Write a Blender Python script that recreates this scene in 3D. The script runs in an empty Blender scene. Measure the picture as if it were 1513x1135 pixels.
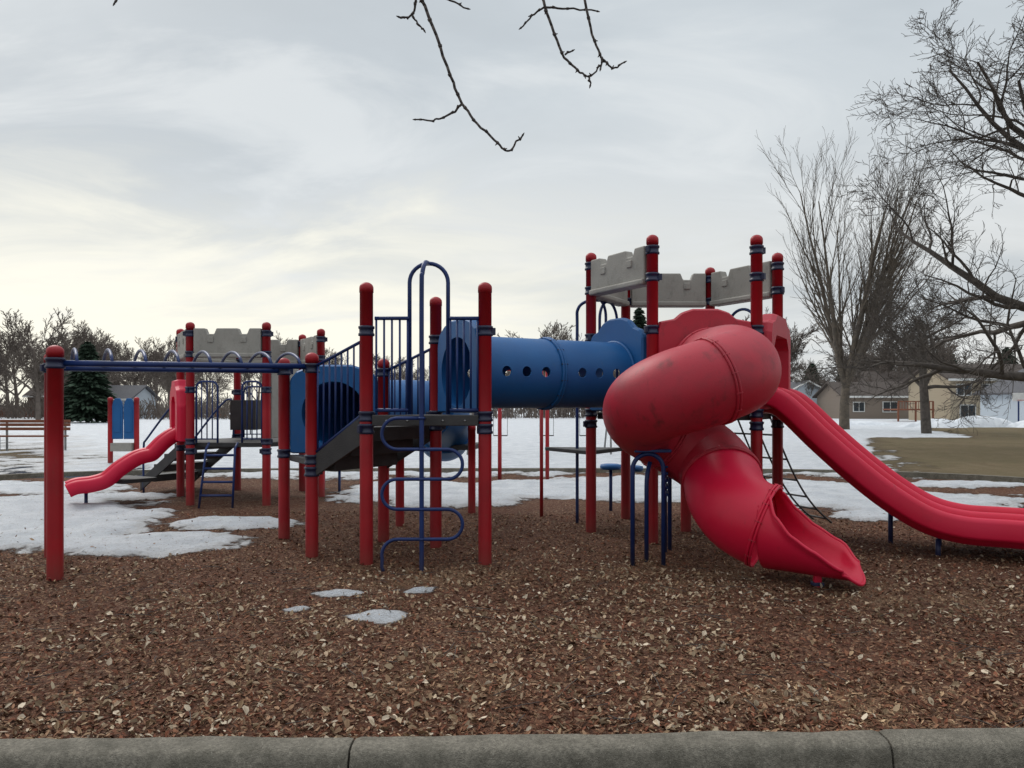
import bpy, math, random
import numpy as np
from mathutils import Vector, Matrix, Quaternion
random.seed(7); np.random.seed(7)
S=bpy.context.scene
COL=S.collection

# ------------------------------------------------------------------ materials
def newmat(name):
    m=bpy.data.materials.new(name); m.use_nodes=True
    nt=m.node_tree; b=nt.nodes['Principled BSDF']; return m,nt,b
def N(nt,t,**kw):
    n=nt.nodes.new(t)
    for k,v in kw.items(): setattr(n,k,v)
    return n
def rgba(c): return (c[0],c[1],c[2],1)
def noise_mat(name,c1,c2,scale=4,rough=.5,bump=.0,bscale=60,detail=6,lo=.35,hi=.65,rough2=None,spec=.5,c3=None,s3=1.2,lo3=.55,hi3=.7,metal=0,amt3=1.0,dirt=None,splash=None):
    m,nt,b=newmat(name)
    tc=N(nt,'ShaderNodeTexCoord')
    n=N(nt,'ShaderNodeTexNoise'); n.inputs['Scale'].default_value=scale; n.inputs['Detail'].default_value=detail
    nt.links.new(tc.outputs['Object'],n.inputs['Vector'])
    r=N(nt,'ShaderNodeMapRange'); r.inputs[1].default_value=lo; r.inputs[2].default_value=hi
    nt.links.new(n.outputs['Fac'],r.inputs[0])
    mx=N(nt,'ShaderNodeMix',data_type='RGBA'); mx.inputs[6].default_value=rgba(c1); mx.inputs[7].default_value=rgba(c2)
    nt.links.new(r.outputs[0],mx.inputs[0])
    out=mx.outputs[2]
    if c3:
        n3=N(nt,'ShaderNodeTexNoise'); n3.inputs['Scale'].default_value=s3; n3.inputs['Detail'].default_value=8; n3.inputs['Roughness'].default_value=.65
        nt.links.new(tc.outputs['Object'],n3.inputs['Vector'])
        r3=N(nt,'ShaderNodeMapRange'); r3.inputs[1].default_value=lo3; r3.inputs[2].default_value=hi3; r3.inputs[4].default_value=amt3
        nt.links.new(n3.outputs['Fac'],r3.inputs[0])
        m3=N(nt,'ShaderNodeMix',data_type='RGBA'); m3.inputs[7].default_value=rgba(c3)
        nt.links.new(r3.outputs[0],m3.inputs[0]); nt.links.new(out,m3.inputs[6]); out=m3.outputs[2]
    if dirt:
        mp=N(nt,'ShaderNodeMapping'); mp.inputs['Scale'].default_value=(1,1,.45); nt.links.new(tc.outputs['Object'],mp.inputs['Vector'])
        n4=N(nt,'ShaderNodeTexNoise'); n4.inputs['Scale'].default_value=dirt[1]; n4.inputs['Detail'].default_value=10; n4.inputs['Roughness'].default_value=.72
        nt.links.new(mp.outputs[0],n4.inputs['Vector'])
        r4=N(nt,'ShaderNodeMapRange'); r4.inputs[1].default_value=dirt[2]; r4.inputs[2].default_value=dirt[3]; r4.inputs[4].default_value=dirt[4]
        nt.links.new(n4.outputs['Fac'],r4.inputs[0])
        m4=N(nt,'ShaderNodeMix',data_type='RGBA'); m4.inputs[7].default_value=rgba(dirt[0])
        nt.links.new(r4.outputs[0],m4.inputs[0]); nt.links.new(out,m4.inputs[6]); out=m4.outputs[2]
    if splash:
        # dried mud splash near the ground (object z height)
        sp=N(nt,'ShaderNodeSeparateXYZ'); nt.links.new(tc.outputs['Object'],sp.inputs[0])
        ad=N(nt,'ShaderNodeMath',operation='MULTIPLY_ADD'); ad.inputs[1].default_value=.35; nt.links.new(n.outputs['Fac'],ad.inputs[0]); nt.links.new(sp.outputs[2],ad.inputs[2])
        r5=N(nt,'ShaderNodeMapRange'); r5.inputs[1].default_value=.40; r5.inputs[2].default_value=.12; r5.inputs[3].default_value=0; r5.inputs[4].default_value=.55; nt.links.new(ad.outputs[0],r5.inputs[0])
        m5=N(nt,'ShaderNodeMix',data_type='RGBA'); m5.inputs[7].default_value=rgba(splash); nt.links.new(r5.outputs[0],m5.inputs[0]); nt.links.new(out,m5.inputs[6]); out=m5.outputs[2]
    nt.links.new(out,b.inputs['Base Color'])
    rr=N(nt,'ShaderNodeMapRange'); rr.inputs[3].default_value=rough; rr.inputs[4].default_value=rough2 if rough2 else min(1,rough+.15)
    nt.links.new(n.outputs['Fac'],rr.inputs[0]); nt.links.new(rr.outputs[0],b.inputs['Roughness'])
    b.inputs['Specular IOR Level'].default_value=spec
    b.inputs['Metallic'].default_value=metal
    if bump>0:
        nb=N(nt,'ShaderNodeTexNoise'); nb.inputs['Scale'].default_value=bscale; nb.inputs['Detail'].default_value=4
        nt.links.new(tc.outputs['Object'],nb.inputs['Vector'])
        bp=N(nt,'ShaderNodeBump'); bp.inputs['Strength'].default_value=bump; bp.inputs['Distance'].default_value=.01
        nt.links.new(nb.outputs['Fac'],bp.inputs['Height']); nt.links.new(bp.outputs[0],b.inputs['Normal'])
    return m
M={}
M['post']=noise_mat('red_powder_coat',(.36,.007,.014),(.28,.005,.011),3,.40,.08,150,c3=(.20,.03,.03),s3=5,lo3=.6,hi3=.8,amt3=.5,spec=.4,dirt=((.16,.04,.03),14,.56,.75,.55),splash=(.13,.05,.035))
M['pipe']=noise_mat('blue_pipe_paint',(.008,.030,.14),(.006,.022,.10),5,.34,.05,150,spec=.4,splash=(.05,.04,.04))
M['clamp']=noise_mat('clamp_dark_blue',(.008,.012,.05),(.006,.01,.035),8,.35,.1,100)
M['bplastic']=noise_mat('blue_rotomold',(.006,.085,.26),(.010,.105,.30),1.6,.42,.15,90,c3=(.02,.09,.2),s3=3,lo3=.55,hi3=.8,amt3=.5,spec=.38,dirt=((.06,.09,.11),9,.58,.78,.45))
M['rplastic']=noise_mat('red_rotomold',(.39,.010,.028),(.45,.024,.046),1.1,.42,.15,90,c3=(.23,.022,.032),s3=2.2,lo3=.5,hi3=.72,amt3=.75,spec=.42,dirt=((.08,.018,.02),3.8,.56,.70,.7))
M['rslide']=noise_mat('red_slide_plastic',(.58,.005,.036),(.62,.010,.052),1.3,.36,.08,90,c3=(.42,.010,.032),s3=3,lo3=.55,hi3=.75,amt3=.5,spec=.38,dirt=((.20,.025,.028),8,.6,.78,.5))
M['castle']=noise_mat('grey_castle_plastic',(.34,.32,.285),(.28,.265,.235),2.2,.6,.3,70,c3=(.18,.165,.145),s3=3.5,lo3=.5,hi3=.75,amt3=.6,dirt=((.10,.09,.075),10,.53,.75,.55))
M['deck']=noise_mat('deck_coating',(.028,.026,.027),(.045,.042,.042),6,.55,.5,80)
M['chain']=noise_mat('chain_black',(.02,.02,.022),(.04,.04,.04),20,.5)
M['wood']=noise_mat('bench_wood',(.22,.075,.035),(.16,.055,.028),6,.6,.3,30)
M['steel']=noise_mat('galvanised',(.3,.3,.3),(.2,.2,.2),10,.4,metal=.7)
M['concrete']=noise_mat('curb_concrete',(.25,.225,.18),(.15,.135,.108),60,.92,1.0,150,c3=(.085,.077,.058),s3=7,lo3=.42,hi3=.66,amt3=.75,dirt=((.42,.39,.33),150,.58,.66,.7))
M['road']=noise_mat('asphalt',(.05,.05,.05),(.075,.072,.07),30,.85,.6,160)
M['bark']=noise_mat('bark_grey_brown',(.10,.083,.07),(.055,.046,.04),6,.9,.6,20)
M['barkv']=noise_mat('bark_light',(.14,.112,.085),(.08,.066,.052),4,.9,.6,20)
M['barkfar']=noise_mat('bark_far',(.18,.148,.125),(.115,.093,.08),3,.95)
M['twig']=noise_mat('twig_bark',(.045,.035,.032),(.09,.07,.06),60,.7,.5,300)
M['snow']=noise_mat('snow',(.74,.77,.80),(.60,.63,.67),3,.6,.6,12)
M['white']=noise_mat('white_trim',(.7,.7,.68),(.6,.6,.58),5,.6)
M['roof']=noise_mat('roof_shingle',(.085,.065,.055),(.055,.045,.04),8,.9,.4,30)
M['roofg']=noise_mat('roof_shingle_grey',(.12,.12,.13),(.085,.085,.095),8,.9,.4,30)
def glassmat():
    m,nt,b=newmat('window_glass'); b.inputs['Base Color'].default_value=(.03,.04,.05,1); b.inputs['Roughness'].default_value=.08; return m
M['glass']=glassmat()
def siding(name,c):
    m,nt,b=newmat(name); tc=N(nt,'ShaderNodeTexCoord'); sp=N(nt,'ShaderNodeSeparateXYZ'); nt.links.new(tc.outputs['Object'],sp.inputs[0])
    mu=N(nt,'ShaderNodeMath',operation='MULTIPLY'); mu.inputs[1].default_value=6; nt.links.new(sp.outputs[2],mu.inputs[0])
    fr=N(nt,'ShaderNodeMath',operation='FRACT'); nt.links.new(mu.outputs[0],fr.inputs[0])
    bp=N(nt,'ShaderNodeBump'); bp.inputs['Strength'].default_value=.8; bp.inputs['Distance'].default_value=.03
    nt.links.new(fr.outputs[0],bp.inputs['Height']); nt.links.new(bp.outputs[0],b.inputs['Normal'])
    n=N(nt,'ShaderNodeTexNoise'); n.inputs['Scale'].default_value=1.5
    mx=N(nt,'ShaderNodeMix',data_type='RGBA'); mx.inputs[6].default_value=rgba(c); mx.inputs[7].default_value=rgba([v*.82 for v in c])
    nt.links.new(n.outputs['Fac'],mx.inputs[0]); nt.links.new(mx.outputs[2],b.inputs['Base Color']); b.inputs['Roughness'].default_value=.7
    return m
M['sid_beige']=siding('siding_beige',(.46,.38,.27)); M['sid_white']=siding('siding_pale_blue',(.58,.64,.70)); M['sid_brown']=siding('siding_brown',(.17,.12,.09)); M['sid_tan']=siding('siding_tan',(.25,.20,.16))
def attrmat(name,rough=.85):
    m,nt,b=newmat(name); a=N(nt,'ShaderNodeAttribute'); a.attribute_name='tint'
    nt.links.new(a.outputs['Color'],b.inputs['Base Color']); b.inputs['Roughness'].default_value=rough; b.inputs['Specular IOR Level'].default_value=.2
    return m
M['litter']=attrmat('leaf_litter_mat'); M['needles']=attrmat('needle_mat')

# ------------------------------------------------------------------ mesh helpers
def E(name,loc=(0,0,0)):
    e=bpy.data.objects.new(name,None); e.empty_display_size=.2; COL.objects.link(e); return e
def obj(name,verts,faces,mat,parent=None,smooth=False):
    me=bpy.data.meshes.new(name); me.from_pydata([tuple(v) for v in verts],[],faces); me.update()
    if smooth: me.polygons.foreach_set('use_smooth',[True]*len(me.polygons))
    if mat: me.materials.append(mat)
    o=bpy.data.objects.new(name,me); COL.objects.link(o)
    if parent: o.parent=parent
    return o
def bevel(o,w=.01,seg=2):
    m=o.modifiers.new('bevel','BEVEL'); m.width=w; m.segments=seg; m.limit_method='ANGLE'; m.angle_limit=math.radians(40); return o
def solid(o,t,off=0):
    m=o.modifiers.new('solid','SOLIDIFY'); m.thickness=t; m.offset=off; return o
def cr(pts,n=8):
    P=[Vector(p) for p in pts]; P=[P[0]*2-P[1]]+P+[P[-1]*2-P[-2]]; out=[]
    for i in range(1,len(P)-2):
        for k in range(n):
            t=k/n; a,b,c,d=P[i-1],P[i],P[i+1],P[i+2]
            out.append(.5*((2*b)+(c-a)*t+(2*a-5*b+4*c-d)*t*t+(3*b-a-3*c+d)*t**3))
    out.append(P[-2].copy()); return out
def frames(P,closed=False):
    n=len(P); T=[]
    for i in range(n):
        if closed: t=P[(i+1)%n]-P[i-1]
        else: t=P[min(i+1,n-1)]-P[max(i-1,0)]
        T.append(t.normalized())
    a=Vector((0,0,1)) if abs(T[0].z)<.9 else Vector((1,0,0))
    u=(a-T[0]*a.dot(T[0])).normalized(); F=[]
    for i in range(n):
        u=(u-T[i]*u.dot(T[i])).normalized(); F.append((P[i],T[i],u.copy(),T[i].cross(u)))
    return F
def sweepdata(P,r,seg=10,closed=False,cap=True):
    F=frames(P,closed); n=len(P); V=[];Fc=[]
    for i,(p,t,u,w) in enumerate(F):
        rr=r[i] if isinstance(r,(list,tuple)) else r
        for k in range(seg):
            a=2*math.pi*k/seg; V.append(p+(u*math.cos(a)+w*math.sin(a))*rr)
    for i in range(n if closed else n-1):
        j=(i+1)%n
        for k in range(seg):
            k2=(k+1)%seg; Fc.append((i*seg+k,i*seg+k2,j*seg+k2,j*seg+k))
    if cap and not closed:
        Fc.append(tuple(range(seg))[::-1]); Fc.append(tuple((n-1)*seg+k for k in range(seg)))
    return V,Fc
def sweep(name,pts,r,mat,parent=None,seg=10,closed=False,cap=True,smooth=True):
    P=[Vector(p) for p in pts]; V,F=sweepdata(P,r,seg,closed,cap); return obj(name,V,F,mat,parent,smooth)
def multi(name,paths,r,mat,parent=None,seg=8):
    V=[];F=[]
    for p in paths:
        v,f=sweepdata([Vector(q) for q in p],r,seg); b=len(V); V+=v; F+=[tuple(x+b for x in g) for g in f]
    return obj(name,V,F,mat,parent,True)
def ringat(name,c,t,R,r,mat,parent):
    t=Vector(t).normalized(); a=Vector((0,0,1)) if abs(t.z)<.9 else Vector((1,0,0)); u=(a-t*a.dot(t)).normalized(); w=t.cross(u)
    P=[Vector(c)+(u*math.cos(2*math.pi*k/48)+w*math.sin(2*math.pi*k/48))*R for k in range(48)]
    return sweep(name,P,r,mat,parent,8,closed=True)
def lathe(name,x,y,prof,mat,parent,seg=24):
    V=[];F=[]
    for r,z in prof:
        for k in range(seg):
            a=2*math.pi*k/seg; V.append((x+r*math.cos(a),y+r*math.sin(a),z))
    for i in range(len(prof)-1):
        for k in range(seg):
            k2=(k+1)%seg; F.append((i*seg+k,i*seg+k2,(i+1)*seg+k2,(i+1)*seg+k))
    F.append(tuple((len(prof)-1)*seg+k for k in range(seg)))
    return obj(name,V,F,mat,parent,True)
def post(x,y,h,parent,R=.064,clamps=(),name='post'):
    prof=[(R,-.15),(R,.4),(R,h*.5),(R,h-.10),(R+.004,h-.10),(R+.004,h-.055)]+[((R+.004)*math.cos(a),h-.055+.055*math.sin(a)) for a in [math.radians(q) for q in (15,30,45,60,75,88)]]
    o=lathe(name,x,y,prof,M['post'],parent)
    for z in clamps:
        pr=[(R,z-.05),(R+.014,z-.045),(R+.014,z-.025),(R+.005,z-.018),(R+.005,z+.018),(R+.014,z+.025),(R+.014,z+.045),(R,z+.05)]
        lathe('clamp',x,y,pr,M['clamp'],parent,20)
        a=random.uniform(0,6.28); box('clamp_lug',(x+math.cos(a)*(R+.018),y+math.sin(a)*(R+.018),z),(.05,.035,.07),M['clamp'],parent,rz=a,bev=.004)
    return o
def box(name,c,size,mat,parent=None,rz=0,rx=0,bev=.006):
    x,y,z=[s/2 for s in size]
    R=Matrix.Rotation(rz,3,'Z')@Matrix.Rotation(rx,3,'X')
    V=[R@Vector((a*x,b*y,d*z))+Vector(c) for a in(-1,1) for b in(-1,1) for d in(-1,1)]
    F=[(0,1,3,2),(4,6,7,5),(0,4,5,1),(2,3,7,6),(0,2,6,4),(1,5,7,3)]
    o=obj(name,V,F,mat,parent)
    if bev: bevel(o,bev)
    return o
def prism(name,poly,z0,z1,mat,parent,bev=.008):
    n=len(poly); V=[(p[0],p[1],z0) for p in poly]+[(p[0],p[1],z1) for p in poly]
    F=[tuple(range(n))[::-1],tuple(range(n,2*n))]+[(i,(i+1)%n,n+(i+1)%n,n+i) for i in range(n)]
    return bevel(obj(name,V,F,mat,parent),bev)
def wallpanel(name,a,b,poly,thick,mat,parent,off=0,bev=.012):
    """poly in (s 0..1 fraction along a->b, z), extruded along normal"""
    a=Vector((a[0],a[1],0)); b=Vector((b[0],b[1],0)); d=(b-a); nrm=Vector((d.y,-d.x,0)).normalized(); n=len(poly)
    V=[a+d*s+Vector((0,0,z))+nrm*(off-thick/2) for s,z in poly]+[a+d*s+Vector((0,0,z))+nrm*(off+thick/2) for s,z in poly]
    F=[tuple(range(n)),tuple(range(n,2*n))[::-1]]+[(i,n+i,n+(i+1)%n,(i+1)%n) for i in range(n)]
    return bevel(obj(name,V,F,mat,parent),bev,3)
def rayr(poly,th):
    dx,dz=math.cos(th),math.sin(th); best=1e9; n=len(poly)
    for i in range(n):
        x1,z1=poly[i]; x2,z2=poly[(i+1)%n]; ex,ez=x2-x1,z2-z1; den=dx*ez-dz*ex
        if abs(den)<1e-9: continue
        t=(x1*ez-z1*ex)/den; s=(x1*dz-z1*dx)/den
        if t>0 and -1e-6<=s<=1+1e-6: best=min(best,t)
    return best
def ringpanel(name,c,nrm,outer,inner,thick,mat,parent,n=120):
    c=Vector(c); nrm=Vector(nrm).normalized(); s=Vector((-nrm.y,nrm.x,0)); up=Vector((0,0,1)); V=[];F=[]
    for k in range(n):
        th=2*math.pi*k/n; ro=rayr(outer,th); ri=inner if not isinstance(inner,list) else rayr(inner,th)
        d=s*math.cos(th)+up*math.sin(th)
        for r,o in((ri,-.5),(ro-.02,-.5),(ro,-.25),(ro,.25),(ro-.02,.5),(ri,.5)):
            V.append(c+d*r+nrm*thick*o)
    for k in range(n):
        k2=(k+1)%n
        for q in range(6): q2=(q+1)%6; F.append((k*6+q,k*6+q2,k2*6+q2,k2*6+q))
    o=obj(name,V,F,mat,parent,False); return o
def bake(o):
    dg=bpy.context.evaluated_depsgraph_get(); me=bpy.data.meshes.new_from_object(o.evaluated_get(dg)); o.modifiers.clear(); o.data=me
def castle(a,b,z0,h,parent,gap=.07,thick=.12):
    a2=Vector(a); b2=Vector(b); L=(b2-a2).length; g=gap/L
    t=z0+h; n=z0+h*.80
    P=[(g,z0),(1-g,z0),(1-g,t),(.79,t),(.76,n),(.67,n),(.64,t),(.36,t),(.33,n),(.24,n),(.21,t),(g,t)]
    wallpanel('castle_panel',a,b,P,thick,M['castle'],parent,bev=.016)
    P2=[(g-.002,z0-.012),(1-g+.002,z0-.012),(1-g+.002,z0+h*.13),(g-.002,z0+h*.13)]
    wallpanel('castle_panel_ledge',a,b,P2,thick+.06,M['castle'],parent,bev=.02)
    for s in(.245,.675):
        P3=[(s,z0+h*.50),(s+.08,z0+h*.50),(s+.08,z0+h*.70),(s,z0+h*.70)]
        wallpanel('castle_panel_block',a,b,P3,thick+.03,M['castle'],parent,bev=.01)
def railing(a,b,za0,za1,zb0,zb1,n,parent,r=.012,inset=.04,arched=False):
    a=Vector((a[0],a[1],0)); b=Vector((b[0],b[1],0)); d=(b-a); L=d.length; paths=[]
    f0,f1=inset/L,1-inset/L
    q=lambda f,z: tuple((a+d*f)+Vector((0,0,z)))
    lo=lambda f: za0+(zb0-za0)*f; hi=lambda f: za1+(zb1-za1)*f
    for i in range(n):
        f=f0+(f1-f0)*i/(n-1); paths.append([q(f,lo(f)),q(f,hi(f))])
    multi('rail_bars',paths,r*.8,M['pipe'],parent)
    multi('rail_frame',[[q(f0-.02,lo(f0)),q(f1+.02,lo(f1))],[q(f0-.04,hi(f0)),q(f1+.04,hi(f1))]],r*1.4,M['pipe'],parent)
def arch(pa,pb,ztop,z0,r,parent,name='grab_loop',bend=None):
    pa=Vector((pa[0],pa[1],0)); pb=Vector((pb[0],pb[1],0)); d=pb-pa; w=d.length/2; rr=min(w,bend or w); P=[pa+Vector((0,0,z0))]
    for k in range(0,9):
        a=math.pi/2*k/8; P.append(pa+d.normalized()*(rr-rr*math.cos(a))+Vector((0,0,ztop-rr+rr*math.sin(a))))
    for k in range(8,-1,-1):
        a=math.pi/2*k/8; P.append(pb-d.normalized()*(rr-rr*math.cos(a))+Vector((0,0,ztop-rr+rr*math.sin(a))))
    P.append(pb+Vector((0,0,z0)))
    Q=[P[0]]
    for p in P[1:]:
        if (p-Q[-1]).length>1e-4: Q.append(p)
    return sweep(name,Q,r,M['pipe'],parent,10)

# ------------------------------------------------------------------ play structure
PS=E('playground_climbing_structure')
A=(-1.40,7.40); B=(-.26,7.40); C=(-.83,8.38); ZM=1.41; HM=2.69
for p in(A,B,C): post(p[0],p[1],HM,PS,clamps=(2.22,1.40,1.28))
prism('deck_plate',[(-1.33,7.42),(-.33,7.42),(-.83,8.30)],ZM-.07,ZM,M['deck'],PS)
prism('deck_skirt',[(-1.34,7.35),(-.32,7.35),(-.32,7.40),(-1.34,7.40)],ZM-.10,ZM+.004,M['deck'],PS)
for x in(-1.2,-1.0,-.66,-.45): sweep('deck_bolt',[(x,7.352,ZM-.05),(x,7.338,ZM-.05)],.010,M['steel'],PS,8)
railing((-1.33,7.37),(-.97,7.37),1.46,2.34,1.46,2.34,5,PS,r=.013,inset=.03)
railing((-.62,7.37),(-.30,7.37),1.46,2.34,1.46,2.34,5,PS,r=.013,inset=.03)
L1=(-2.02,7.77); L2=(-1.46,8.75); L3=(-2.60,8.78); ZL=.95
post(*L1,2.04,PS,clamps=(1.88,.96,.84)); post(*L2,2.04,PS,clamps=(1.88,.96)); post(*L3,2.05,PS,clamps=(1.90,.96))
prism('deck_plate',[(-2.02,7.84),(-1.52,8.71),(-2.52,8.72)],ZL-.07,ZL,M['deck'],PS)
def P3(a,b,f): return Vector((a[0]+(b[0]-a[0])*f,a[1]+(b[1]-a[1])*f,0))
for i in range(3):
    f0=i/3; f1=(i+1)/3+.02; z=ZM-.04-(ZM-ZL)*(i+.5)/3
    a0=P3(A,L1,f0*.9+.05); a1=P3(A,L1,f1*.9+.05); b0=P3(C,L2,f0*.9+.05); b1=P3(C,L2,f1*.9+.05)
    prism('stair_tread',[(a0+(b0-a0)*.06)[:2],(a1+(b1-a1)*.06)[:2],(b1+(a1-b1)*.06)[:2],(b0+(a0-b0)*.06)[:2]],z-.14,z,M['deck'],PS)
for a,b in((A,L1),(C,L2)):
    wallpanel('stair_stringer',a,b,[(.07,ZM-.28),(.93,ZL-.16),(.93,ZL+.06),(.07,ZM+.0)],.03,M['deck'],PS,bev=.005)
    railing(a,b,1.46,2.16,.99,1.87,8,PS,r=.012,inset=.08)
def hexpts(cx,cy,s): return [(cx+s*math.cos(math.radians(a)),cy+s*math.sin(math.radians(a))) for a in(240,300,0,60,120,180)]
TH=hexpts(2.125,9.49,1.15)
for p in TH: post(*p,3.39,PS,clamps=(3.22,2.92,2.34,1.42,1.28))
prism('deck_plate',hexpts(2.125,9.49,1.07),1.34,1.42,M['deck'],PS)
post(2.125,9.4,1.36,PS,name='centre_post')
castle(TH[5],TH[0],2.86,.42,PS); castle(TH[4],TH[5],2.86,.42,PS); castle(TH[3],TH[4],2.86,.44,PS); castle(TH[2],TH[3],2.86,.44,PS)
railing(TH[4],TH[3],1.5,2.2,1.5,2.2,9,PS,inset=.1)
prism('deck_plate',[(.98,9.58),(1.50,10.42),(.45,10.55)],.89,.94,M['deck'],PS)
sweep('thin_red_post',[(.41,10.7,-.1),(.41,10.7,.6),(.41,10.7,2.0)],.025,M['post'],PS)
sweep('fire_pole',cr([(.86,10.15,-.1),(.86,10.15,1.2),(.86,10.15,2.5),(.87,10.12,2.78),(1.0,10.1,2.88),(1.15,10.05,2.88)],6),.021,M['pipe'],PS)
arch((1.12,9.83),(1.40,10.25),2.86,1.45,.019,PS)
arch((1.0,9.65),(1.22,10.0),2.86,1.45,.019,PS)
arch((2.85,10.15),(3.1,9.75),2.75,1.45,.019,PS)
net=E('chain_net_climber')
def netpt(f,g):
    a=Vector((3.22,9.62,1.38)); b=Vector((2.80,10.35,1.38)); a2=Vector((4.05,9.75,.02)); b2=Vector((3.75,10.75,.02))
    top=a.lerp(b,g); bot=a2.lerp(b2,g); p=top.lerp(bot,f); p.z=1.38*(1-f)-.22*math.sin(math.pi*f)*(1 if f<1 else 0)+.02*f
    p.z=max(p.z,.02); return p
multi('net_chains',[[netpt(i/14,g) for i in range(15)] for g in(0,.33,.66,1)]+[[netpt(f,g/6) for g in range(7)] for f in(.12,.28,.44,.6,.76,.92)],.012,M['chain'],net,6)

# left hex tower
LH=hexpts(-4.39,12.93,1.18)
for p in LH: post(*p,2.80,PS,clamps=(2.62,2.30,1.75,.95,.8))
prism('deck_plate',hexpts(-4.39,12.93,1.1),.86,.93,M['deck'],PS)
for i,j in((0,1),(5,0),(4,5),(2,3),(3,4)): castle(LH[i],LH[j],2.26,.44,PS)
def arched_rail(a,b,f0,f1,z0,z1,n=4):
    pa=P3(a,b,f0); pb=P3(a,b,f1); arch(pa,pb,z1,z0,.016,PS,'arched_rail',bend=.1)
    multi('arched_rail_bars',[[tuple(pa.lerp(pb,(i+1)/(n+1))+Vector((0,0,z0+.05))),tuple(pa.lerp(pb,(i+1)/(n+1))+Vector((0,0,z1-.01)))] for i in range(n)]+[[tuple(pa+Vector((0,0,z0+.06))),tuple(pb+Vector((0,0,z0+.06)))]],.010,M['pipe'],PS)
arched_rail(LH[0],LH[1],.08,.36,.93,1.88,3); arched_rail(LH[0],LH[1],.68,.94,.93,1.88,3)
wallpanel('grey_wall_panel',LH[1],LH[2],[(.06,1.0),(.55,1.0),(.55,2.1),(.06,2.1)],.06,M['castle'],PS)
arched_rail(LH[2],LH[3],.1,.9,.93,1.85,7); arched_rail(LH[3],LH[4],.1,.9,.93,1.85,7)
mid=-4.45
lad=[]
for dx in(-.22,.22): lad.append([(mid+dx,11.86,.93),(mid+dx,11.75,.85),(mid+dx*1.15,11.55,-.05)])
for z in(.75,.55,.35,.15):
    y=11.75-.2*(.85-z)/.9; lad.append([(mid-.24,y,z),(mid+.24,y,z)])
multi('step_ladder',lad,.018,M['pipe'],PS)
box('play_store_counter',(-4.5,13.0,1.35),(.42,.3,.5),M['deck'],PS)
a,b=LH[5],LH[4]
for i in range(4):
    c=Vector(((a[0]+b[0])/2,(a[1]+b[1])/2,0))+Vector((-.866,.5,0))*(.2+.28*i)
    box('transfer_step',(c.x,c.y,.80-.19*i),(.3,.9,.12),M['deck'],PS,rz=math.radians(-30))
for s in(-1,1):
    c=Vector(((a[0]+b[0])/2,(a[1]+b[1])/2,0))+Vector((.5,.866,0))*.5*s; d=Vector((-.866,.5,0))
    sweep('transfer_handrail',cr([c+Vector((0,0,.9)),c+Vector((0,0,1.45)),c+d*.2+Vector((0,0,1.6)),c+d*1.0+Vector((0,0,.95)),c+d*1.12+Vector((0,0,.75)),c+d*1.12+Vector((0,0,-.05))],5),.018,M['pipe'],PS)
    wallpanel('stair_stringer',c[:2],(c+d*1.2)[:2],[(0,.75),(1,.0),(1,.2),(0,.95)],.03,M['deck'],PS,bev=.004)
box('transfer_platform',(-6.2,12.35,.32),(.75,.6,.06),M['deck'],PS,rz=math.radians(-30))

# --- tunnels
TN=E('tube_tunnel')
t0=Vector((-.545,7.89,1.85)); t1=Vector((1.255,9.0,1.86)); td=(t1-t0).normalized(); TL=(t1-t0).length
perp=Vector((td.y,-td.x,0)).normalized()
tube=sweep('tunnel_tube',[t0.lerp(t1,i/24) for i in range(25)],.37,M['bplastic'],TN,64,cap=False); solid(tube,.014,0)
V=[];F=[]
for s in(.35,.59,.83,1.30,1.53,1.77):
    c=t0+td*s; v,f=sweepdata([c-perp*.6,c+perp*.6],.055,24); bb=len(V); V+=v; F+=[tuple(x+bb for x in g) for g in f]
cut=obj('cutter',V,F,None)
bm=tube.modifiers.new('b','BOOLEAN'); bm.operation='DIFFERENCE'; bm.object=cut; bm.solver='EXACT'
bake(tube); bpy.data.objects.remove(cut)
tube.data.polygons.foreach_set('use_smooth',[True]*len(tube.data.polygons))
try: tube.data.set_sharp_from_angle(angle=math.radians(35))
except Exception: pass
for s in(.35,.59,.83,1.30,1.53,1.77):
    for g in(-1,1): ringat('porthole_rim',t0+td*s+perp*g*.368,perp,.057,.006,M['bplastic'],TN)
for o in(-.016,.016): ringat('tunnel_joint_flange',t0+td*(1.06+o),td,.385,.017,M['bplastic'],TN)
for k in range(14):
    a=6.283*k/14; u=Vector((0,0,1)); w=td.cross(u); q=t0+td*1.06+(u*math.cos(a)+w*math.sin(a))*.392
    sweep('flange_bolt',[q-td*.040,q+td*.040],.007,M['clamp'],TN,6)
ringat('tunnel_end_ring',t0+td*.10,td,.38,.02,M['bplastic'],TN); ringat('tunnel_end_ring',t1-td*.1,td,.38,.02,M['bplastic'],TN)
crest=[(-.50,-.42),(.50,-.42),(.50,.42),(.44,.50),(.34,.53),(.24,.62),(.12,.66),(-.12,.66),(-.24,.62),(-.34,.53),(-.44,.50),(-.50,.42)]
crest2=[(-.47,-.42),(.47,-.42),(.47,.30),(.42,.42),(.30,.50),(.16,.54),(-.16,.54),(-.30,.50),(-.42,.42),(-.47,.30)]
ringpanel('tunnel_end_panel',t1-td*.03,(-.866,-.5,0),crest,.355,.09,M['bplastic'],TN)
ringpanel('tunnel_end_panel',t0+td*.03,(.866,.5,0),crest2,.355,.12,M['bplastic'],TN)
CT=E('curved_tube_tunnel')
cp=cr([(-2.03,8.78,1.40),(-2.03,9.2,1.40),(-1.88,9.75,1.43),(-1.55,10.25,1.46),(-1.15,10.7,1.45),(-1.0,11.3,1.3),(-1.05,11.9,1.0)],8)
o=sweep('tunnel_tube',cp,.38,M['bplastic'],CT,48,cap=False); solid(o,.014)
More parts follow.
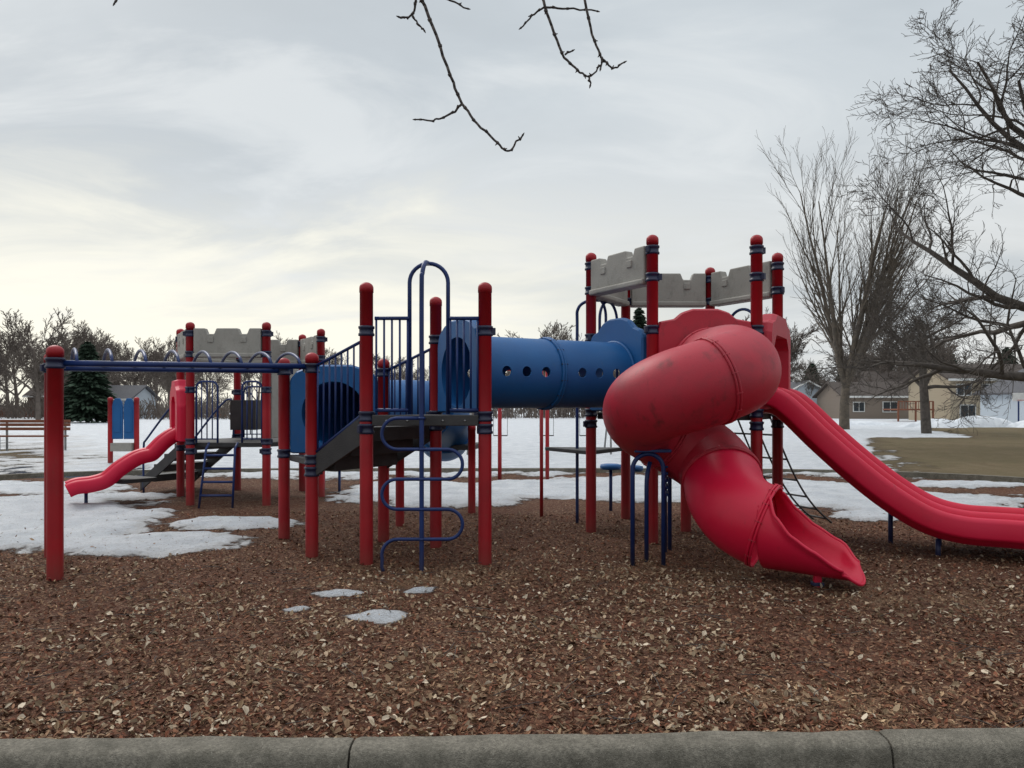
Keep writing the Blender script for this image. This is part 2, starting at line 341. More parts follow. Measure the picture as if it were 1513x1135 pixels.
for i in(2,16,32,44): ringat('tunnel_joint_flange',cp[i],cp[i+1]-cp[i-1],.395,.018,M['bplastic'],CT)
ringpanel('tunnel_end_panel',(-2.03,8.80,1.42),(0,-1,0),[(-.5,-.46),(.5,-.46),(.5,.38),(.42,.48),(.2,.55),(-.2,.55),(-.42,.48),(-.5,.38)],.36,.12,M['bplastic'],CT)
post(-.58,11.1,1.25,PS,R=.055); post(-1.42,9.75,1.1,PS,R=.055)
prism('deck_plate',[(-.58,11.1),(-1.4,11.6),(-.4,12.2)],.86,.93,M['deck'],PS)

# --- spiral tube slide
SP=E('spiral_tube_slide')
raw=[(2.125,8.52,1.93),(2.14,8.1,1.93),(2.16,7.7,1.92),(2.13,7.38,1.88)]
cx,cy,R=1.70,7.38,.45
for ang,z in((-30,1.82),(-60,1.76),(-90,1.69),(-120,1.62),(-150,1.54),(-180,1.46),(-210,1.37),(-240,1.27),(-270,1.15)):
    a=math.radians(ang); raw.append((cx+R*math.cos(a),cy+R*math.sin(a),z))
raw+=[(1.95,7.74,.98),(2.03,7.50,.82),(2.02,7.24,.66),(2.06,7.03,.55),(2.15,6.90,.475),(2.26,6.83,.43)]
sp=cr(raw,6)
def nearest(P,q): return min(range(len(P)),key=lambda i:(P[i]-Vector(q)).length)
isp=nearest(sp,(2.03,7.45,.79))
rr=[.385 if i<40 else max(.365,.385-.001*(i-40)) for i in range(len(sp))]
o=sweep('slide_tube_upper',sp[:isp+1],rr[:isp+1],M['rplastic'],SP,64,cap=False); solid(o,.014)
o=sweep('slide_tube_lower',sp[isp:],rr[isp:],M['rslide'],SP,64,cap=False); solid(o,.014)
for i in(4,nearest(sp,(cx+R*math.cos(math.radians(-75)),cy+R*math.sin(math.radians(-75)),1.72)),nearest(sp,(cx-R*.3,cy+R*.95,1.25)),isp,len(sp)-2):
    t=(sp[min(i+1,len(sp)-1)]-sp[i-1]).normalized()
    for dd in(-.014,.014):
        ringat('tube_seam_flange',sp[i]+t*dd,t,rr[i]+.013,.013,M['rplastic'] if i<=isp else M['rslide'],SP)
    u=t.orthogonal().normalized(); w=t.cross(u)
    for k in range(14):
        a=6.283*k/14; q=sp[i]+(u*math.cos(a)+w*math.sin(a))*(rr[i]+.020); sweep('flange_bolt',[q-t*.032,q+t*.032],.006,M['rplastic'],SP,6)
rp=[(-.52,-.46),(.52,-.46),(.53,.40),(.50,.50),(.34,.53),(.26,.60),(.14,.64),(-.14,.64),(-.26,.60),(-.34,.53),(-.50,.50),(-.53,.40)]
ringpanel('slide_entry_panel',(2.125,8.50,1.93),(0,-1,0),rp,.37,.12,M['rplastic'],SP)
ex=cr([(2.26,6.83,.43),(2.38,6.755,.36),(2.52,6.66,.29),(2.68,6.54,.225),(2.83,6.42,.17)],8)
nn=len(ex); V=[];F=[];K=40
def lerpt(tab,s):
    for (a,va),(b,vb) in zip(tab[:-1],tab[1:]):
        if s<=b: q=(s-a)/(b-a); q=q*q*(3-2*q)*.5+q*.5; return va+(vb-va)*q
    return tab[-1][1]
for i in range(nn):
    s=i/(nn-1); t=(ex[min(i+1,nn-1)]-ex[max(i-1,0)]); t.z*=.4; t.normalize(); side=Vector((-t.y,t.x,0)).normalized()
    half=math.radians(lerpt([(0,178),(.12,150),(.28,118),(.5,97),(.75,84),(1,58)],s))
    wd=lerpt([(0,.365),(.4,.35),(.8,.33),(1,.24)],s); hh=lerpt([(0,.365),(.4,.33),(.8,.27),(1,.22)],s); bot=.055+.02*(1-s)
    for k in range(K+1):
        a=-half+2*half*k/K
        lip=.035*max(0,(abs(a)-half*.88)/(half*.12)) if s>.15 else 0
        p=ex[i]+side*math.sin(a)*wd+side*math.copysign(lip,a); p.z=bot+hh*(1-math.cos(a)); V.append(p)
tip=(ex[-1]-ex[-2]); tip.z=0; tip.normalize()
for j,(f,dz) in enumerate(((.55,-.01),(.9,-.03))):
    base=V[(nn-1)*(K+1):nn*(K+1)]
    for k in range(K+1):
        p=base[k]; w=1-abs(2*k/K-1)**2.2
        q=Vector(p)+tip*(.10*f*w); q.z=max(.02,p.z+dz); V.append(q)
for i in range(nn+1):
    for k in range(K): F.append((i*(K+1)+k,i*(K+1)+k+1,(i+1)*(K+1)+k+1,(i+1)*(K+1)+k))
o=obj('exit_chute',V,F,M['rslide'],SP,True); solid(o,.020)
for k in(0,K):
    sweep('chute_rim',[V[i*(K+1)+k] for i in range(nn)],.015,M['rslide'],SP,8)
sweep('chute_rim',[V[(nn+1)*(K+1)+k] for k in range(K+1)],.014,M['rslide'],SP,8)
box('chute_foot',(2.58,6.50,.03),(.06,.05,.14),M['rslide'],SP); box('chute_foot_plate',(2.58,6.50,.0),(.09,.08,.03),M['pipe'],SP)
for (xa,ya,xb,yb) in((1.16,7.40,1.46,7.42),(1.50,7.62,1.58,7.95),(1.32,7.55,1.66,8.1)):
    arch((xa,ya),(xb,yb),1.04,-.05,.022,SP,'support_leg')
multi('support_spring_bars',[[(1.53,7.6+.0,z),(1.60,7.95,z)] for z in(.9,.83,.76,.69,.62)],.014,M['pipe'],SP)
box('support_plate',(1.35,7.5,1.07),(.35,.3,.03),M['pipe'],SP)

# --- double slide
def loft(name,P,prof,mat,parent,side,th=.014):
    V=[];F=[];n=len(P);m=len(prof)
    for i in range(n):
        t=(P[min(i+1,n-1)]-P[max(i-1,0)]).normalized(); up=side.cross(t)
        if up.z<0: up=-up
        for s,z in prof: V.append(P[i]+side*s+up*z)
    for i in range(n-1):
        for k in range(m-1): F.append((i*m+k,i*m+k+1,(i+1)*m+k+1,(i+1)*m+k))
    o=obj(name,V,F,mat,parent,True); solid(o,th); 
    return o
DS=E('double_slide')
d=Vector((.866,-.5,0)); o0=Vector((2.99,9.0,0)); sd=Vector((.5,.866,0))
# profile goes from far edge (-) to near edge(+); lips roll outward, valleys deep
prof=[(-.575,.05),(-.58,.08),(-.58,.21),(-.565,.245),(-.54,.255),(-.515,.245),(-.495,.20),(-.475,.05),(-.43,-.02),(-.27,-.045),(-.12,-.02),(-.07,.05),(-.052,.19),(-.04,.235),(-.018,.25),(0,.252)]
prof=prof+[(-s,z) for s,z in prof[::-1][1:]]
dp=cr([o0+d*t+Vector((0,0,z)) for t,z in((-.08,1.46),(.1,1.46),(.25,1.36),(.55,1.06),(.9,.74),(1.25,.46),(1.6,.25),(1.95,.16),(2.4,.15),(2.95,.14),(3.15,.08))],6)
loft('slide_bed',dp,prof,M['rslide'],DS,sd)
hp=[(-.56,-.46),(.56,-.46),(.56,.40),(.50,.52),(.36,.55),(.26,.63),(-.26,.63),(-.36,.55),(-.50,.52),(-.56,.40)]
ip=[(-.42,-.42),(.42,-.42),(.42,.25),(.3,.38),(-.3,.38),(-.42,.25)]
ringpanel('slide_hood',o0+d*.06+Vector((0,0,1.92)),d,hp,ip,.20,M['rplastic'],DS)
for s in(-.3,.3):
    q=o0+d*1.75+sd*s; sweep('slide_leg',[q+Vector((0,0,-.1)),q+Vector((0,0,.14))],.025,M['pipe'],DS)
q=o0+d*1.28+sd*.2; sweep('slide_leg',[q+Vector((0,0,-.1)),q+Vector((0,0,.40))],.026,M['pipe'],DS)

# --- wave slide (left tower)
WS=E('wave_slide')
d=Vector((-.866,-.5,0)); o0=Vector(((LH[0][0]+LH[5][0])/2,(LH[0][1]+LH[5][1])/2,0)); sd=Vector((.5,-.866,0))
pr=[(-.27,.0),(-.28,.16),(-.255,.20),(-.225,.17),(-.21,.06),(-.15,.01),(0,0)]; pr=pr+[(-s,z) for s,z in pr[::-1][1:]]
wp=cr([o0+d*t+Vector((0,0,z)) for t,z in((-.05,.97),(.08,.97),(.25,.86),(.45,.66),(.65,.60),(.87,.46),(1.08,.28),(1.3,.21),(1.5,.19),(1.6,.15))],6)
loft('slide_bed',wp,pr,M['rslide'],WS,sd)
ringpanel('slide_hood',o0+d*.08+Vector((0,0,1.40)),d,[(-.5,-.45),(.5,-.45),(.52,.1),(.42,.35),(.28,.42),(.18,.52),(-.18,.52),(-.28,.42),(-.42,.35),(-.52,.1)],[(-.26,-.40),(.26,-.40),(.26,.15),(.15,.25),(-.15,.25),(-.26,.15)],.2,M['rslide'],WS)
q=o0+d*1.4; sweep('slide_leg',[q+Vector((0,0,-.1)),q+Vector((0,0,.2))],.025,M['pipe'],WS)

# --- monkey bars
MB=E('monkey_bars')
A1=(-4.05,6.82); A2=(-4.63,7.74)
post(*A1,2.04,MB,R=.067,clamps=(1.88,)); post(*A2,2.04,MB,R=.067,clamps=(1.88,))
f=[Vector((A1[0],A1[1],1.88)),Vector((L1[0],L1[1],1.90))]; g=[Vector((A2[0],A2[1],1.88)),Vector((L3[0],L3[1],1.90))]
multi('side_beams',[f,g],.028,M['pipe'],MB,12)
for i in range(8):
    t=(i+.6)/8; a=f[0].lerp(f[1],t); b=g[0].lerp(g[1],t); P=[]
    for k in range(13):
        u=k/12; p=a.lerp(b,u); p.z+=.02+.14*math.sin(math.pi*u)**.6; P.append(p)
    sweep('arched_rung',P,.015,M['pipe'],MB)
# --- snake climber
SC=E('loop_climber')
pole=cr([(-.84,7.15,-.1),(-.84,7.15,.4),(-.84,7.15,1.2),(-.84,7.15,2.55),(-.835,7.17,2.74),(-.82,7.26,2.85),(-.80,7.40,2.87)],8)
sweep('centre_pole',pole,.022,M['pipe'],SC,12)
arch((-.985,7.40),(-.615,7.40),2.87,1.42,.020,SC,'hand_arch')
xl,xr=-1.21,-.46; zs=[1.387,1.097,.82,.54,.262]; P=[Vector((-.84,7.15,zs[0]))]
def semi(x0,za,zb,sgn):
    r=(za-zb)/2; return [Vector((x0-sgn*r+sgn*r*math.sin(a),7.15,za-r+r*math.cos(a))) for a in [math.pi*k/14 for k in range(15)]]
P+=semi(xl,zs[0],zs[1],-1); P+=semi(xr,zs[1],zs[2],1); P+=semi(xl,zs[2],zs[3],-1); P+=semi(xr,zs[3],zs[4],1)
P+=[p for p in semi(xl,zs[4],-.03,-1)[:9]]; P+=[Vector((xl+.0,7.15,.0)),Vector((xl+.03,7.15,-.08))]
Q=[P[0]]
for p in P[1:]:
    if (p-Q[-1]).length>1e-3: Q.append(p)
sweep('snake_bar',Q,.0165,M['pipe'],SC,12)
for z in zs: ringat('pole_joint',(-.84,7.15,z),(0,0,1),.022,.012,M['pipe'],SC)
sweep('deck_bracket',[(-.84,7.15,1.38),(-.84,7.37,1.38)],.016,M['pipe'],SC)

# --- small site items
def stool(x,y,z,n):
    e=E(n); lathe('seat',x,y,[(.02,z-.06),(.14,z-.05),(.16,z-.02),(.15,z+.02),(.10,z+.03)],M['bplastic'],e); sweep('stem',[(x,y,-.1),(x,y,z-.03)],.025,M['pipe'],e)
stool(1.72,11.0,.62,'stepping_pod'); stool(1.45,11.3,.62,'stepping_pod'); stool(-3.05,13.6,.45,'stepping_pod'); stool(-3.4,13.9,.45,'stepping_pod')
AP=E('activity_panel')
for x in(-10.70,-10.0): post(x,20.5,1.74,AP,R=.065)
for x in(-10.505,-10.195): wallpanel('panel_board',(x-.14,20.5),(x+.14,20.5),[(0,.62),(1,.62),(1,1.5),(.9,1.62),(.7,1.71),(.3,1.71),(.1,1.62),(0,1.5)],.06,M['bplastic'],AP)
for x in(-10.505,-10.195): wallpanel('panel_relief',(x-.09,20.5),(x+.09,20.5),[(0,.8),(1,.8),(1,1.4),(.5,1.55),(0,1.4)],.09,M['bplastic'],AP)
wallpanel('lower_table',(-10.62,20.45),(-10.08,20.45),[(0,.30),(1,.30),(1,.52),(0,.52)],.25,M['castle'],AP)
BN=E('park_bench')
for i,z in enumerate((.72,.86,.98)): box('backrest_slat',(-16.3,26.3,z),(2.4,.04,.10),M['wood'],BN)
for i in range(3): box('seat_slat',(-16.3,25.9+.13*i,.48),(2.4,.11,.05),M['wood'],BN)
for x in(-17.3,-15.3):
    box('bench_leg',(x,25.95,.22),(.06,.06,.52),M['steel'],BN); box('bench_leg',(x,26.36,.45),(.06,.05,1.0),M['steel'],BN)
SW=E('swing_set')
for x in(-.25,.72,): sweep('swing_post',[(x,15.7,-.1),(x,15.7,.7),(x,15.7,2.3)],.04,M['post'],SW)
for (x,y) in((-1.3,25),(3.2,25)):
    sweep('swing_post',[(x-.1,y-.9,-.1),(x,y,2.1)],.03,M['steel'],SW); sweep('swing_post',[(x-.1,y+.9,-.1),(x,y,2.1)],.03,M['steel'],SW)
sweep('swing_beam',[(-1.3,25,2.1),(3.2,25,2.1)],.035,M['steel'],SW)
multi('swing_chains',[[(x,25,2.1),(x,25,.55)] for x in(-.6,-.15,.9,1.35,2.2,2.65)],.008,M['chain'],SW,5)
for x in(-.375,1.125,2.425): box('swing_seat',(x,25,.54),(.46,.16,.03),M['chain'],SW)
sweep('swing_beam',[(-.25,15.7,2.25),(.72,15.7,2.25)],.035,M['post'],SW)

# ------------------------------------------------------------------ ground
def vn(x,y,s):
    xi=np.floor(x); yi=np.floor(y); fx=x-xi; fy=y-yi; fx=fx*fx*(3-2*fx); fy=fy*fy*(3-2*fy)
    h=lambda a,b: np.modf(np.abs(np.sin(a*127.1+b*311.7+s*74.7)*43758.5453))[0]
    return (h(xi,yi)*(1-fx)+h(xi+1,yi)*fx)*(1-fy)+(h(xi,yi+1)*(1-fx)+h(xi+1,yi+1)*fx)*fy
def fbm(x,y,s,o=4):
    t=0;a=.5;w=0
    for i in range(o): t=t+a*vn(x,y,s+i); w+=a; x=x*2.03;y=y*2.03;a*=.5
    return t/w
def sst(a,b,x): t=np.clip((x-a)/(b-a),0,1); return t*t*(3-2*t)
def snowfield(x,y):
    el=lambda cx,cy,rx,ry:1-np.sqrt(((x-cx)/rx)**2+((y-cy)/ry)**2)
    f=np.full_like(x,-1.0)
    for c in((-4.1,8.55,1.3,.68),(-3.6,9.9,.95,.55),(-5.6,9.6,1.3,1.7),(-7.8,10.5,2.4,3.2),(-6.5,12.9,.9,.5),(-9.5,14.2,2.4,1.2)): f=np.maximum(f,el(*c)*1.0+.02)
    for c in((.6,14.2,2.6,1.5),(-1.6,13.9,1.6,1.8),(-1.0,12.3,1.1,.8),(2.2,13.2,1.6,1.0),(5.9,12.5,2.2,1.8),(4.6,14.4,2.2,1.4),(8.8,14.8,1.2,.5),(5.2,10.6,.8,.5),(2.9,15.4,2.4,1.2)): f=np.maximum(f,el(*c)*1.0+.08)
    far=np.clip((y-16.6-.8*np.sin(x*.5))/4,-1,.55)
    gr=np.minimum(np.minimum((x-(.42*y+1.2))/4,(39-y)/8),1.0); gr=np.maximum(gr,np.minimum((x-.35*y-9)/5,(60-y)/10))
    lf=np.minimum((-.62*y-x+3)/5,(44-y)/14)
    far=np.where(gr>0,np.minimum(far,-gr*.9+.12),far)
    far=np.where(lf>0,np.minimum(far,.28-lf*.2),far)
    f=np.maximum(f,far)
    f=f+(fbm(x*1.3,y*1.3,3,5)-.5)*.7+(fbm(x*5.5,y*5.5,9,4)-.5)*.38
    # last melting scraps in the foreground bed
    g=np.full_like(x,-1.0)
    for c in((-.97,5.6,.27,.20),(-1.42,6.25,.22,.14),(-.78,6.35,.22,.14),(-1.62,5.8,.12,.10)): g=np.maximum(g,el(*c)*.5)
    g=g-.06+(fbm(x*7,y*7,61,4)-.5)*.75
    return np.where(y<7.0,np.maximum(np.where(x>-2.4,-.5,f),g),f)
def mulchmask(x,y):
    m=1-(np.abs((x+.5)/12.0)**4+np.abs((y-7)/10.6)**4)
    return m
def axis(lo,hi,dlo,dhi,st,g=1.09):
    a=list(np.arange(dlo,dhi,st)); s=st; p=dhi
    while p<hi: a.append(p); s*=g; p+=s
    a.append(hi); s=st;p=dlo-st; pre=[]
    while p>lo: pre.append(p); s*=g; p-=s
    if lo<dlo: pre.append(lo)
    return np.array(pre[::-1]+a)
xs=axis(-420,420,-9.5,9.5,.055); ys=axis(3.36,640,3.36,16.5,.045,1.06)
X,Y=np.meshgrid(xs,ys)
fade=np.clip(1-(Y-3.36)/4,0,1); Y2=Y+.026*np.clip(X,-16,16)*fade
sf=snowfield(X,Y2); mm=mulchmask(X,Y2)
def basez(x,y): return (fbm(x*1.1,y*1.1,11,3)-.5)*.07+(fbm(x*9,y*9,12,3)-.5)*.028
Z=basez(X,Y2)
Z=Z*np.clip(1-(Y2-30)/30,0,1)+sst(.0,.30,sf)*(.022+.045*fbm(X*3,Y2*3,17,3))*sst(400,60,Y2)*sst(4.0,8.5,Y2)
Z-=.03*sst(.02,-.05,mm)
Z-=.028
nx,ny=len(xs),len(ys); co=np.stack([X,Y2,Z],-1).reshape(-1,3)
idx=np.arange(nx*ny).reshape(ny,nx); q=np.stack([idx[:-1,:-1],idx[:-1,1:],idx[1:,1:],idx[1:,:-1]],-1).reshape(-1,4)
def npmesh(name,co,q,mat,parent=None,attrs=None,smooth=True):
    me=bpy.data.meshes.new(name); k=q.shape[1]; me.vertices.add(len(co)); me.vertices.foreach_set('co',co.astype(np.float32).ravel())
    me.loops.add(q.size); me.loops.foreach_set('vertex_index',q.astype(np.int32).ravel())
    me.polygons.add(len(q)); me.polygons.foreach_set('loop_start',np.arange(0,q.size,k,dtype=np.int32))
    me.polygons.foreach_set('use_smooth',np.full(len(q),smooth))
    me.update(calc_edges=True); me.validate()
    for n,(t,a) in (attrs or {}).items():
        at=me.attributes.new(n,t,'POINT'); at.data.foreach_set('color' if t=='FLOAT_COLOR' else 'value',a.astype(np.float32).ravel())
    me.materials.append(mat); o=bpy.data.objects.new(name,me); COL.objects.link(o)
    if parent:o.parent=parent
    return o
pv=np.minimum(np.minimum((X+15)/.5,(-7.6-X)/.5),np.minimum((Y2-16.2)/.4,(19.6-Y2)/.4))
def paleness(x,y):
    el=lambda cx,cy,rx,ry:np.clip(1-np.sqrt(((x-cx)/rx)**2+((y-cy)/ry)**2),0,1)
    f=el(-.7,6.9,1.2,.7)+el(1.9,6.9,1.7,.8)+el(1.6,3.9,1.0,.5)+el(3.2,6.1,.8,.5)+.7*el(-.3,4.2,.7,.35)
    return np.clip(f*1.2,0,1)*sst(.25,.6,fbm(x*4,y*4,41,4))
pl=paleness(X,Y2)
def ground_mat():
    m,nt,b=newmat('ground_mulch_snow_grass'); L=nt.links.new
    tc=N(nt,'ShaderNodeTexCoord'); O=tc.outputs['Object']
    def noise(s,d=6,r=.6):
        n=N(nt,'ShaderNodeTexNoise'); n.inputs['Scale'].default_value=s; n.inputs['Detail'].default_value=d; n.inputs['Roughness'].default_value=r; L(O,n.inputs['Vector']); return n.outputs['Fac']
    def rng(i,a,b_,c=0,d=1):
        r=N(nt,'ShaderNodeMapRange'); r.inputs[1].default_value=a;r.inputs[2].default_value=b_;r.inputs[3].default_value=c;r.inputs[4].default_value=d;L(i,r.inputs[0]);return r.outputs[0]
    def mix(f,a,b_):
        x=N(nt,'ShaderNodeMix',data_type='RGBA'); 
        (L(f,x.inputs[0]) if not isinstance(f,float) else setattr(x.inputs[0],'default_value',f))
        for v,i in((a,6),(b_,7)):
            if isinstance(v,tuple): x.inputs[i].default_value=rgba(v)
            else: L(v,x.inputs[i])
        return x.outputs[2]
    def math_(op,a,b_):
        x=N(nt,'ShaderNodeMath',operation=op)
        for v,i in((a,0),(b_,1)):
            if isinstance(v,(int,float)): x.inputs[i].default_value=v
            else: L(v,x.inputs[i])
        return x.outputs[0]
    def at(n):
        a=N(nt,'ShaderNodeAttribute'); a.attribute_name=n; return a.outputs['Fac']
    vo=N(nt,'ShaderNodeTexVoronoi'); vo.inputs['Scale'].default_value=50; L(O,vo.inputs['Vector'])
    sx=N(nt,'ShaderNodeSeparateColor'); L(vo.outputs['Color'],sx.inputs[0])
    c=mix(rng(sx.outputs[0],0,1),(.062,.026,.015),(.19,.088,.049))
    c=mix(rng(sx.outputs[1],.78,.94),c,(.34,.22,.14))
    c=mix(rng(noise(1.1),.4,.65,0,.5),c,(.14,.053,.030))
    c=mix(math_('MULTIPLY',at('pale'),.8),c,(.30,.18,.105))
    c=mix(rng(noise(160,2),.52,.72,0,.7),c,(.028,.014,.010))
    g=mix(rng(noise(2.5),.35,.65),(.175,.135,.07),(.23,.17,.10)); g=mix(rng(noise(.35),.4,.65,0,.6),g,(.135,.115,.055)); g=mix(rng(noise(40),.4,.7,0,.5),g,(.09,.07,.04)); g=mix(rng(noise(1.2,8,.75),.55,.7,0,.6),g,(.13,.085,.05))
    base=mix(rng(math_('ADD',at('mulch'),math_('MULTIPLY',math_('SUBTRACT',noise(3),.5),.25)),-.01,.02),g,c)
    base=mix(rng(at('pave'),-.1,.1),base,mix(rng(noise(5),.3,.7),(.03,.05,.085),(.045,.065,.10)))
    sa=math_('ADD',at('snow'),math_('ADD',math_('MULTIPLY',math_('SUBTRACT',noise(9,10,.75),.5),.42),math_('MULTIPLY',math_('SUBTRACT',noise(.9,4),.5),.30)))
    # damp, darker fringe around melting snow
    base=mix(rng(sa,-.16,.02,0,.45),base,(.045,.024,.016))
    sm=rng(sa,.03,.085)
    sc=mix(rng(noise(2.2,8),.38,.66),(.78,.805,.84),(.60,.635,.68)); sc=mix(rng(noise(30,6,.7),.55,.68,0,.65),sc,(.28,.23,.18)); 
    sc=mix(rng(noise(110,2),.60,.70,0,.6),sc,(.14,.08,.05))
    sc=mix(rng(sa,.06,.28,.55,0),sc,(.44,.40,.36))
    col=mix(sm,base,sc); L(col,b.inputs['Base Color']); L(rng(sm,0,1,.92,.5),b.inputs['Roughness']); b.inputs['Specular IOR Level'].default_value=.25
    h1=math_('ADD',math_('MULTIPLY',vo.outputs['Distance'],-1.0),math_('MULTIPLY',noise(90,3),.8))
    h2=math_('ADD',math_('MULTIPLY',noise(12,8,.75),3.6),sm)
    hm=N(nt,'ShaderNodeMix',data_type='FLOAT'); L(sm,hm.inputs[0]); L(h1,hm.inputs[2]); L(h2,hm.inputs[3])
    bp=N(nt,'ShaderNodeBump'); bp.inputs['Strength'].default_value=.95; bp.inputs['Distance'].default_value=.028; L(hm.outputs[0],bp.inputs['Height']); L(bp.outputs[0],b.inputs['Normal'])
    return m
npmesh('ground',co,q,ground_mat(),attrs={'snow':('FLOAT',sf),'mulch':('FLOAT',mm),'pave':('FLOAT',pv),'pale':('FLOAT',pl)})
obj('road',[(-60,-60,-.13),(60,-60,-.13),(60,3.62,-.13),(-60,3.62,-.13)],[(0,1,2,3)],M['road'])
CB=E('concrete_curb')
def curbseg(x0,x1):
    prof=[(3.46,-.2),(3.46,.015),(3.45,.028),(3.435,.032),(3.40,.031),(3.37,.030),(3.345,.027),(3.325,.020),(3.308,.006),(3.298,-.015),(3.29,-.04),(3.27,-.2)]
    V=[];F=[];n=int((x1-x0)/.025)+1; m=len(prof)
    for i in range(n+1):
        x=x0+(x1-x0)*i/n; e=.012 if i in(0,n) else 0
        for k,(y,z) in enumerate(prof):
            nz=float(vn(np.array([x*14]),np.array([k*1.7]),3)[0])-.5; nz2=float(vn(np.array([x*2.2]),np.array([k*.4]),5)[0])-.5
            V.append((x,y+.026*max(-16,min(16,x))+nz*.006*(k>0)+nz2*.012+(e if k>7 else 0),z+nz*.005*(k>0)+nz2*.008*(k>0)-e*.6))
    for i in range(n):
        for k in range(m-1): F.append((i*m+k,i*m+k+1,(i+1)*m+k+1,(i+1)*m+k))
    F.append(tuple(range(m))); F.append(tuple(n*m+k for k in range(m))[::-1])
    obj('curb_segment',V,F,M['concrete'],CB,True).data.set_sharp_from_angle(angle=math.radians(60))
js=[-16,-13.2,-10.7,-8.1,-5.6,-3.1,-.70,1.66,4.1,6.6,9.1,11.6,16]
for a,b in zip(js[:-1],js[1:]): curbseg(a+.005,b-.005)
bd=[]
for k in range(121):
    a=math.pi*(-.02+1.04*k/120); cs,sn=math.cos(a),math.sin(a)
    bd.append(Vector((-.5+12.1*math.copysign(abs(cs)**.5,cs),7+10.7*math.copysign(abs(sn)**.5,sn),.0)))
V=[];F=[]
for i,p in enumerate(bd):
    t=(bd[min(i+1,120)]-bd[max(i-1,0)]).normalized(); s=Vector((-t.y,t.x,0))
    for a,z in((-.07,-.1),(-.07,.07),(.07,.07),(.07,-.1)): V.append(p+s*a+Vector((0,0,z)))
for i in range(120):
    for k in range(3): F.append((i*4+k,i*4+k+1,(i+1)*4+k+1,(i+1)*4+k))
obj('playground_border',V,F,M['concrete'])

# ---- litter (leaves + bark chips)
def litter(name,n,smin,smax,asp,pal,ymax,lift,tiltmax,clump=False,seed=1,pwr=1.0,pale=False,foldk=.5,onsnow=.0):
    rg=np.random.default_rng(seed)
    y=3.47+(ymax-3.47)*rg.random(n)**pwr; x=(rg.random(n)*2-1)*(.78*y+1.0); y=y+.026*x*np.clip(1-(y-3.36)/4,0,1)
    sn=snowfield(x,y)>=.0; keep=(~sn)|(rg.random(n)<onsnow)
    if clump: keep&=(rg.random(n)<sst(.36,.60,fbm(x*1.6,y*1.6,31,4))*sst(9,5.5,y)*.9+.14)
    if pale: keep&=(rg.random(n)<paleness(x,y)*1.0+.16*sst(.4,.6,fbm(x*2,y*2,51,3)))
    x=x[keep];y=y[keep];sn=sn[keep];n=len(x)
    a=smin+(smax-smin)*rg.random(n)**2; b=a*(asp[0]+(asp[1]-asp[0])*rg.random(n))
    th=rg.random(n)*6.283; fold=rg.random(n)*foldk*b
    loc=np.zeros((n,6,3)); 
    for k,(u,v,w) in enumerate(((-1,0,0),(-.35,1,1),(.45,.8,1),(1,0,0),(.45,-.8,1),(-.35,-1,1))):
        loc[:,k,0]=u*a*(1+.3*(rg.random(n)-.5)); loc[:,k,1]=v*b*(1+.6*(rg.random(n)-.5)); loc[:,k,2]=w*fold*(1+.8*(rg.random(n)-.5))
    ax=rg.normal(0,tiltmax,n); ay=rg.normal(0,tiltmax,n)
    c,s=np.cos(ax),np.sin(ax); yy=loc[:,:,1]*c[:,None]-loc[:,:,2]*s[:,None]; zz=loc[:,:,1]*s[:,None]+loc[:,:,2]*c[:,None]
    c,s=np.cos(ay),np.sin(ay); xx=loc[:,:,0]*c[:,None]+zz*s[:,None]; zz=-loc[:,:,0]*s[:,None]+zz*c[:,None]
    c,s=np.cos(th),np.sin(th); X_=xx*c[:,None]-yy*s[:,None]+x[:,None]; Y_=xx*s[:,None]+yy*c[:,None]+y[:,None]
    sz=sst(.0,.30,snowfield(x,y))*(.022+.045*fbm(x*3,y*3,17,3))*sst(4.0,8.5,y)
    zz=zz+(basez(x,y)+sz-.028+lift)[:,None]+np.abs(np.sin(ay)*a)[:,None]*.6
    co=np.stack([X_,Y_,zz],-1).reshape(-1,3); base=(np.arange(n)*6)[:,None]
    q=np.concatenate([base+np.array([0,3,2,1]),base+np.array([0,5,4,3])])
    pal=np.array(pal); t=pal[rg.integers(0,len(pal),n)]*(.65+.65*rg.random((n,1))); t=np.repeat(np.concatenate([t,np.ones((n,1))],1),6,0)
    return npmesh(name,co,q,M['litter'],attrs={'tint':('FLOAT_COLOR',t)},smooth=False)
litter('bark_mulch_chips',130000,.006,.026,(.18,.5),[(.19,.085,.047),(.13,.054,.031),(.065,.031,.019),(.23,.12,.070),(.11,.042,.025),(.29,.175,.105),(.18,.068,.038)],11,.004,.35,seed=2,pwr=1.25,onsnow=.015)
litter('fallen_leaves',36000,.007,.028,(.28,.7),[(.45,.36,.25),(.34,.25,.16),(.54,.45,.34),(.24,.155,.095),(.38,.28,.19),(.28,.19,.115)],11,.009,.5,clump=True,seed=5,pwr=1.05,foldk=.9,onsnow=.10)
litter('wood_splinters',70000,.005,.020,(.12,.35),[(.46,.32,.19),(.38,.25,.145),(.32,.195,.11)],8.5,.008,.3,pale=True,seed=8,pwr=1.1)
rg=random.Random(77); pth=[]
for i in range(170):
    y=rg.uniform(3.6,7.5); x=rg.uniform(-1,1)*.72*y; a=rg.uniform(0,3.14); l=rg.uniform(.03,.15); z=float(basez(np.array([x]),np.array([y]))[0])-.012
    dx,dy=math.cos(a)*l,math.sin(a)*l
    pth.append([(x-dx,y-dy,z+rg.uniform(0,.01)),(x+rg.gauss(0,.008),y+rg.gauss(0,.008),z+.006),(x+dx,y+dy,z+rg.uniform(0,.015))])
multi('fallen_twigs',pth,.0026,M['twig'],None,5)

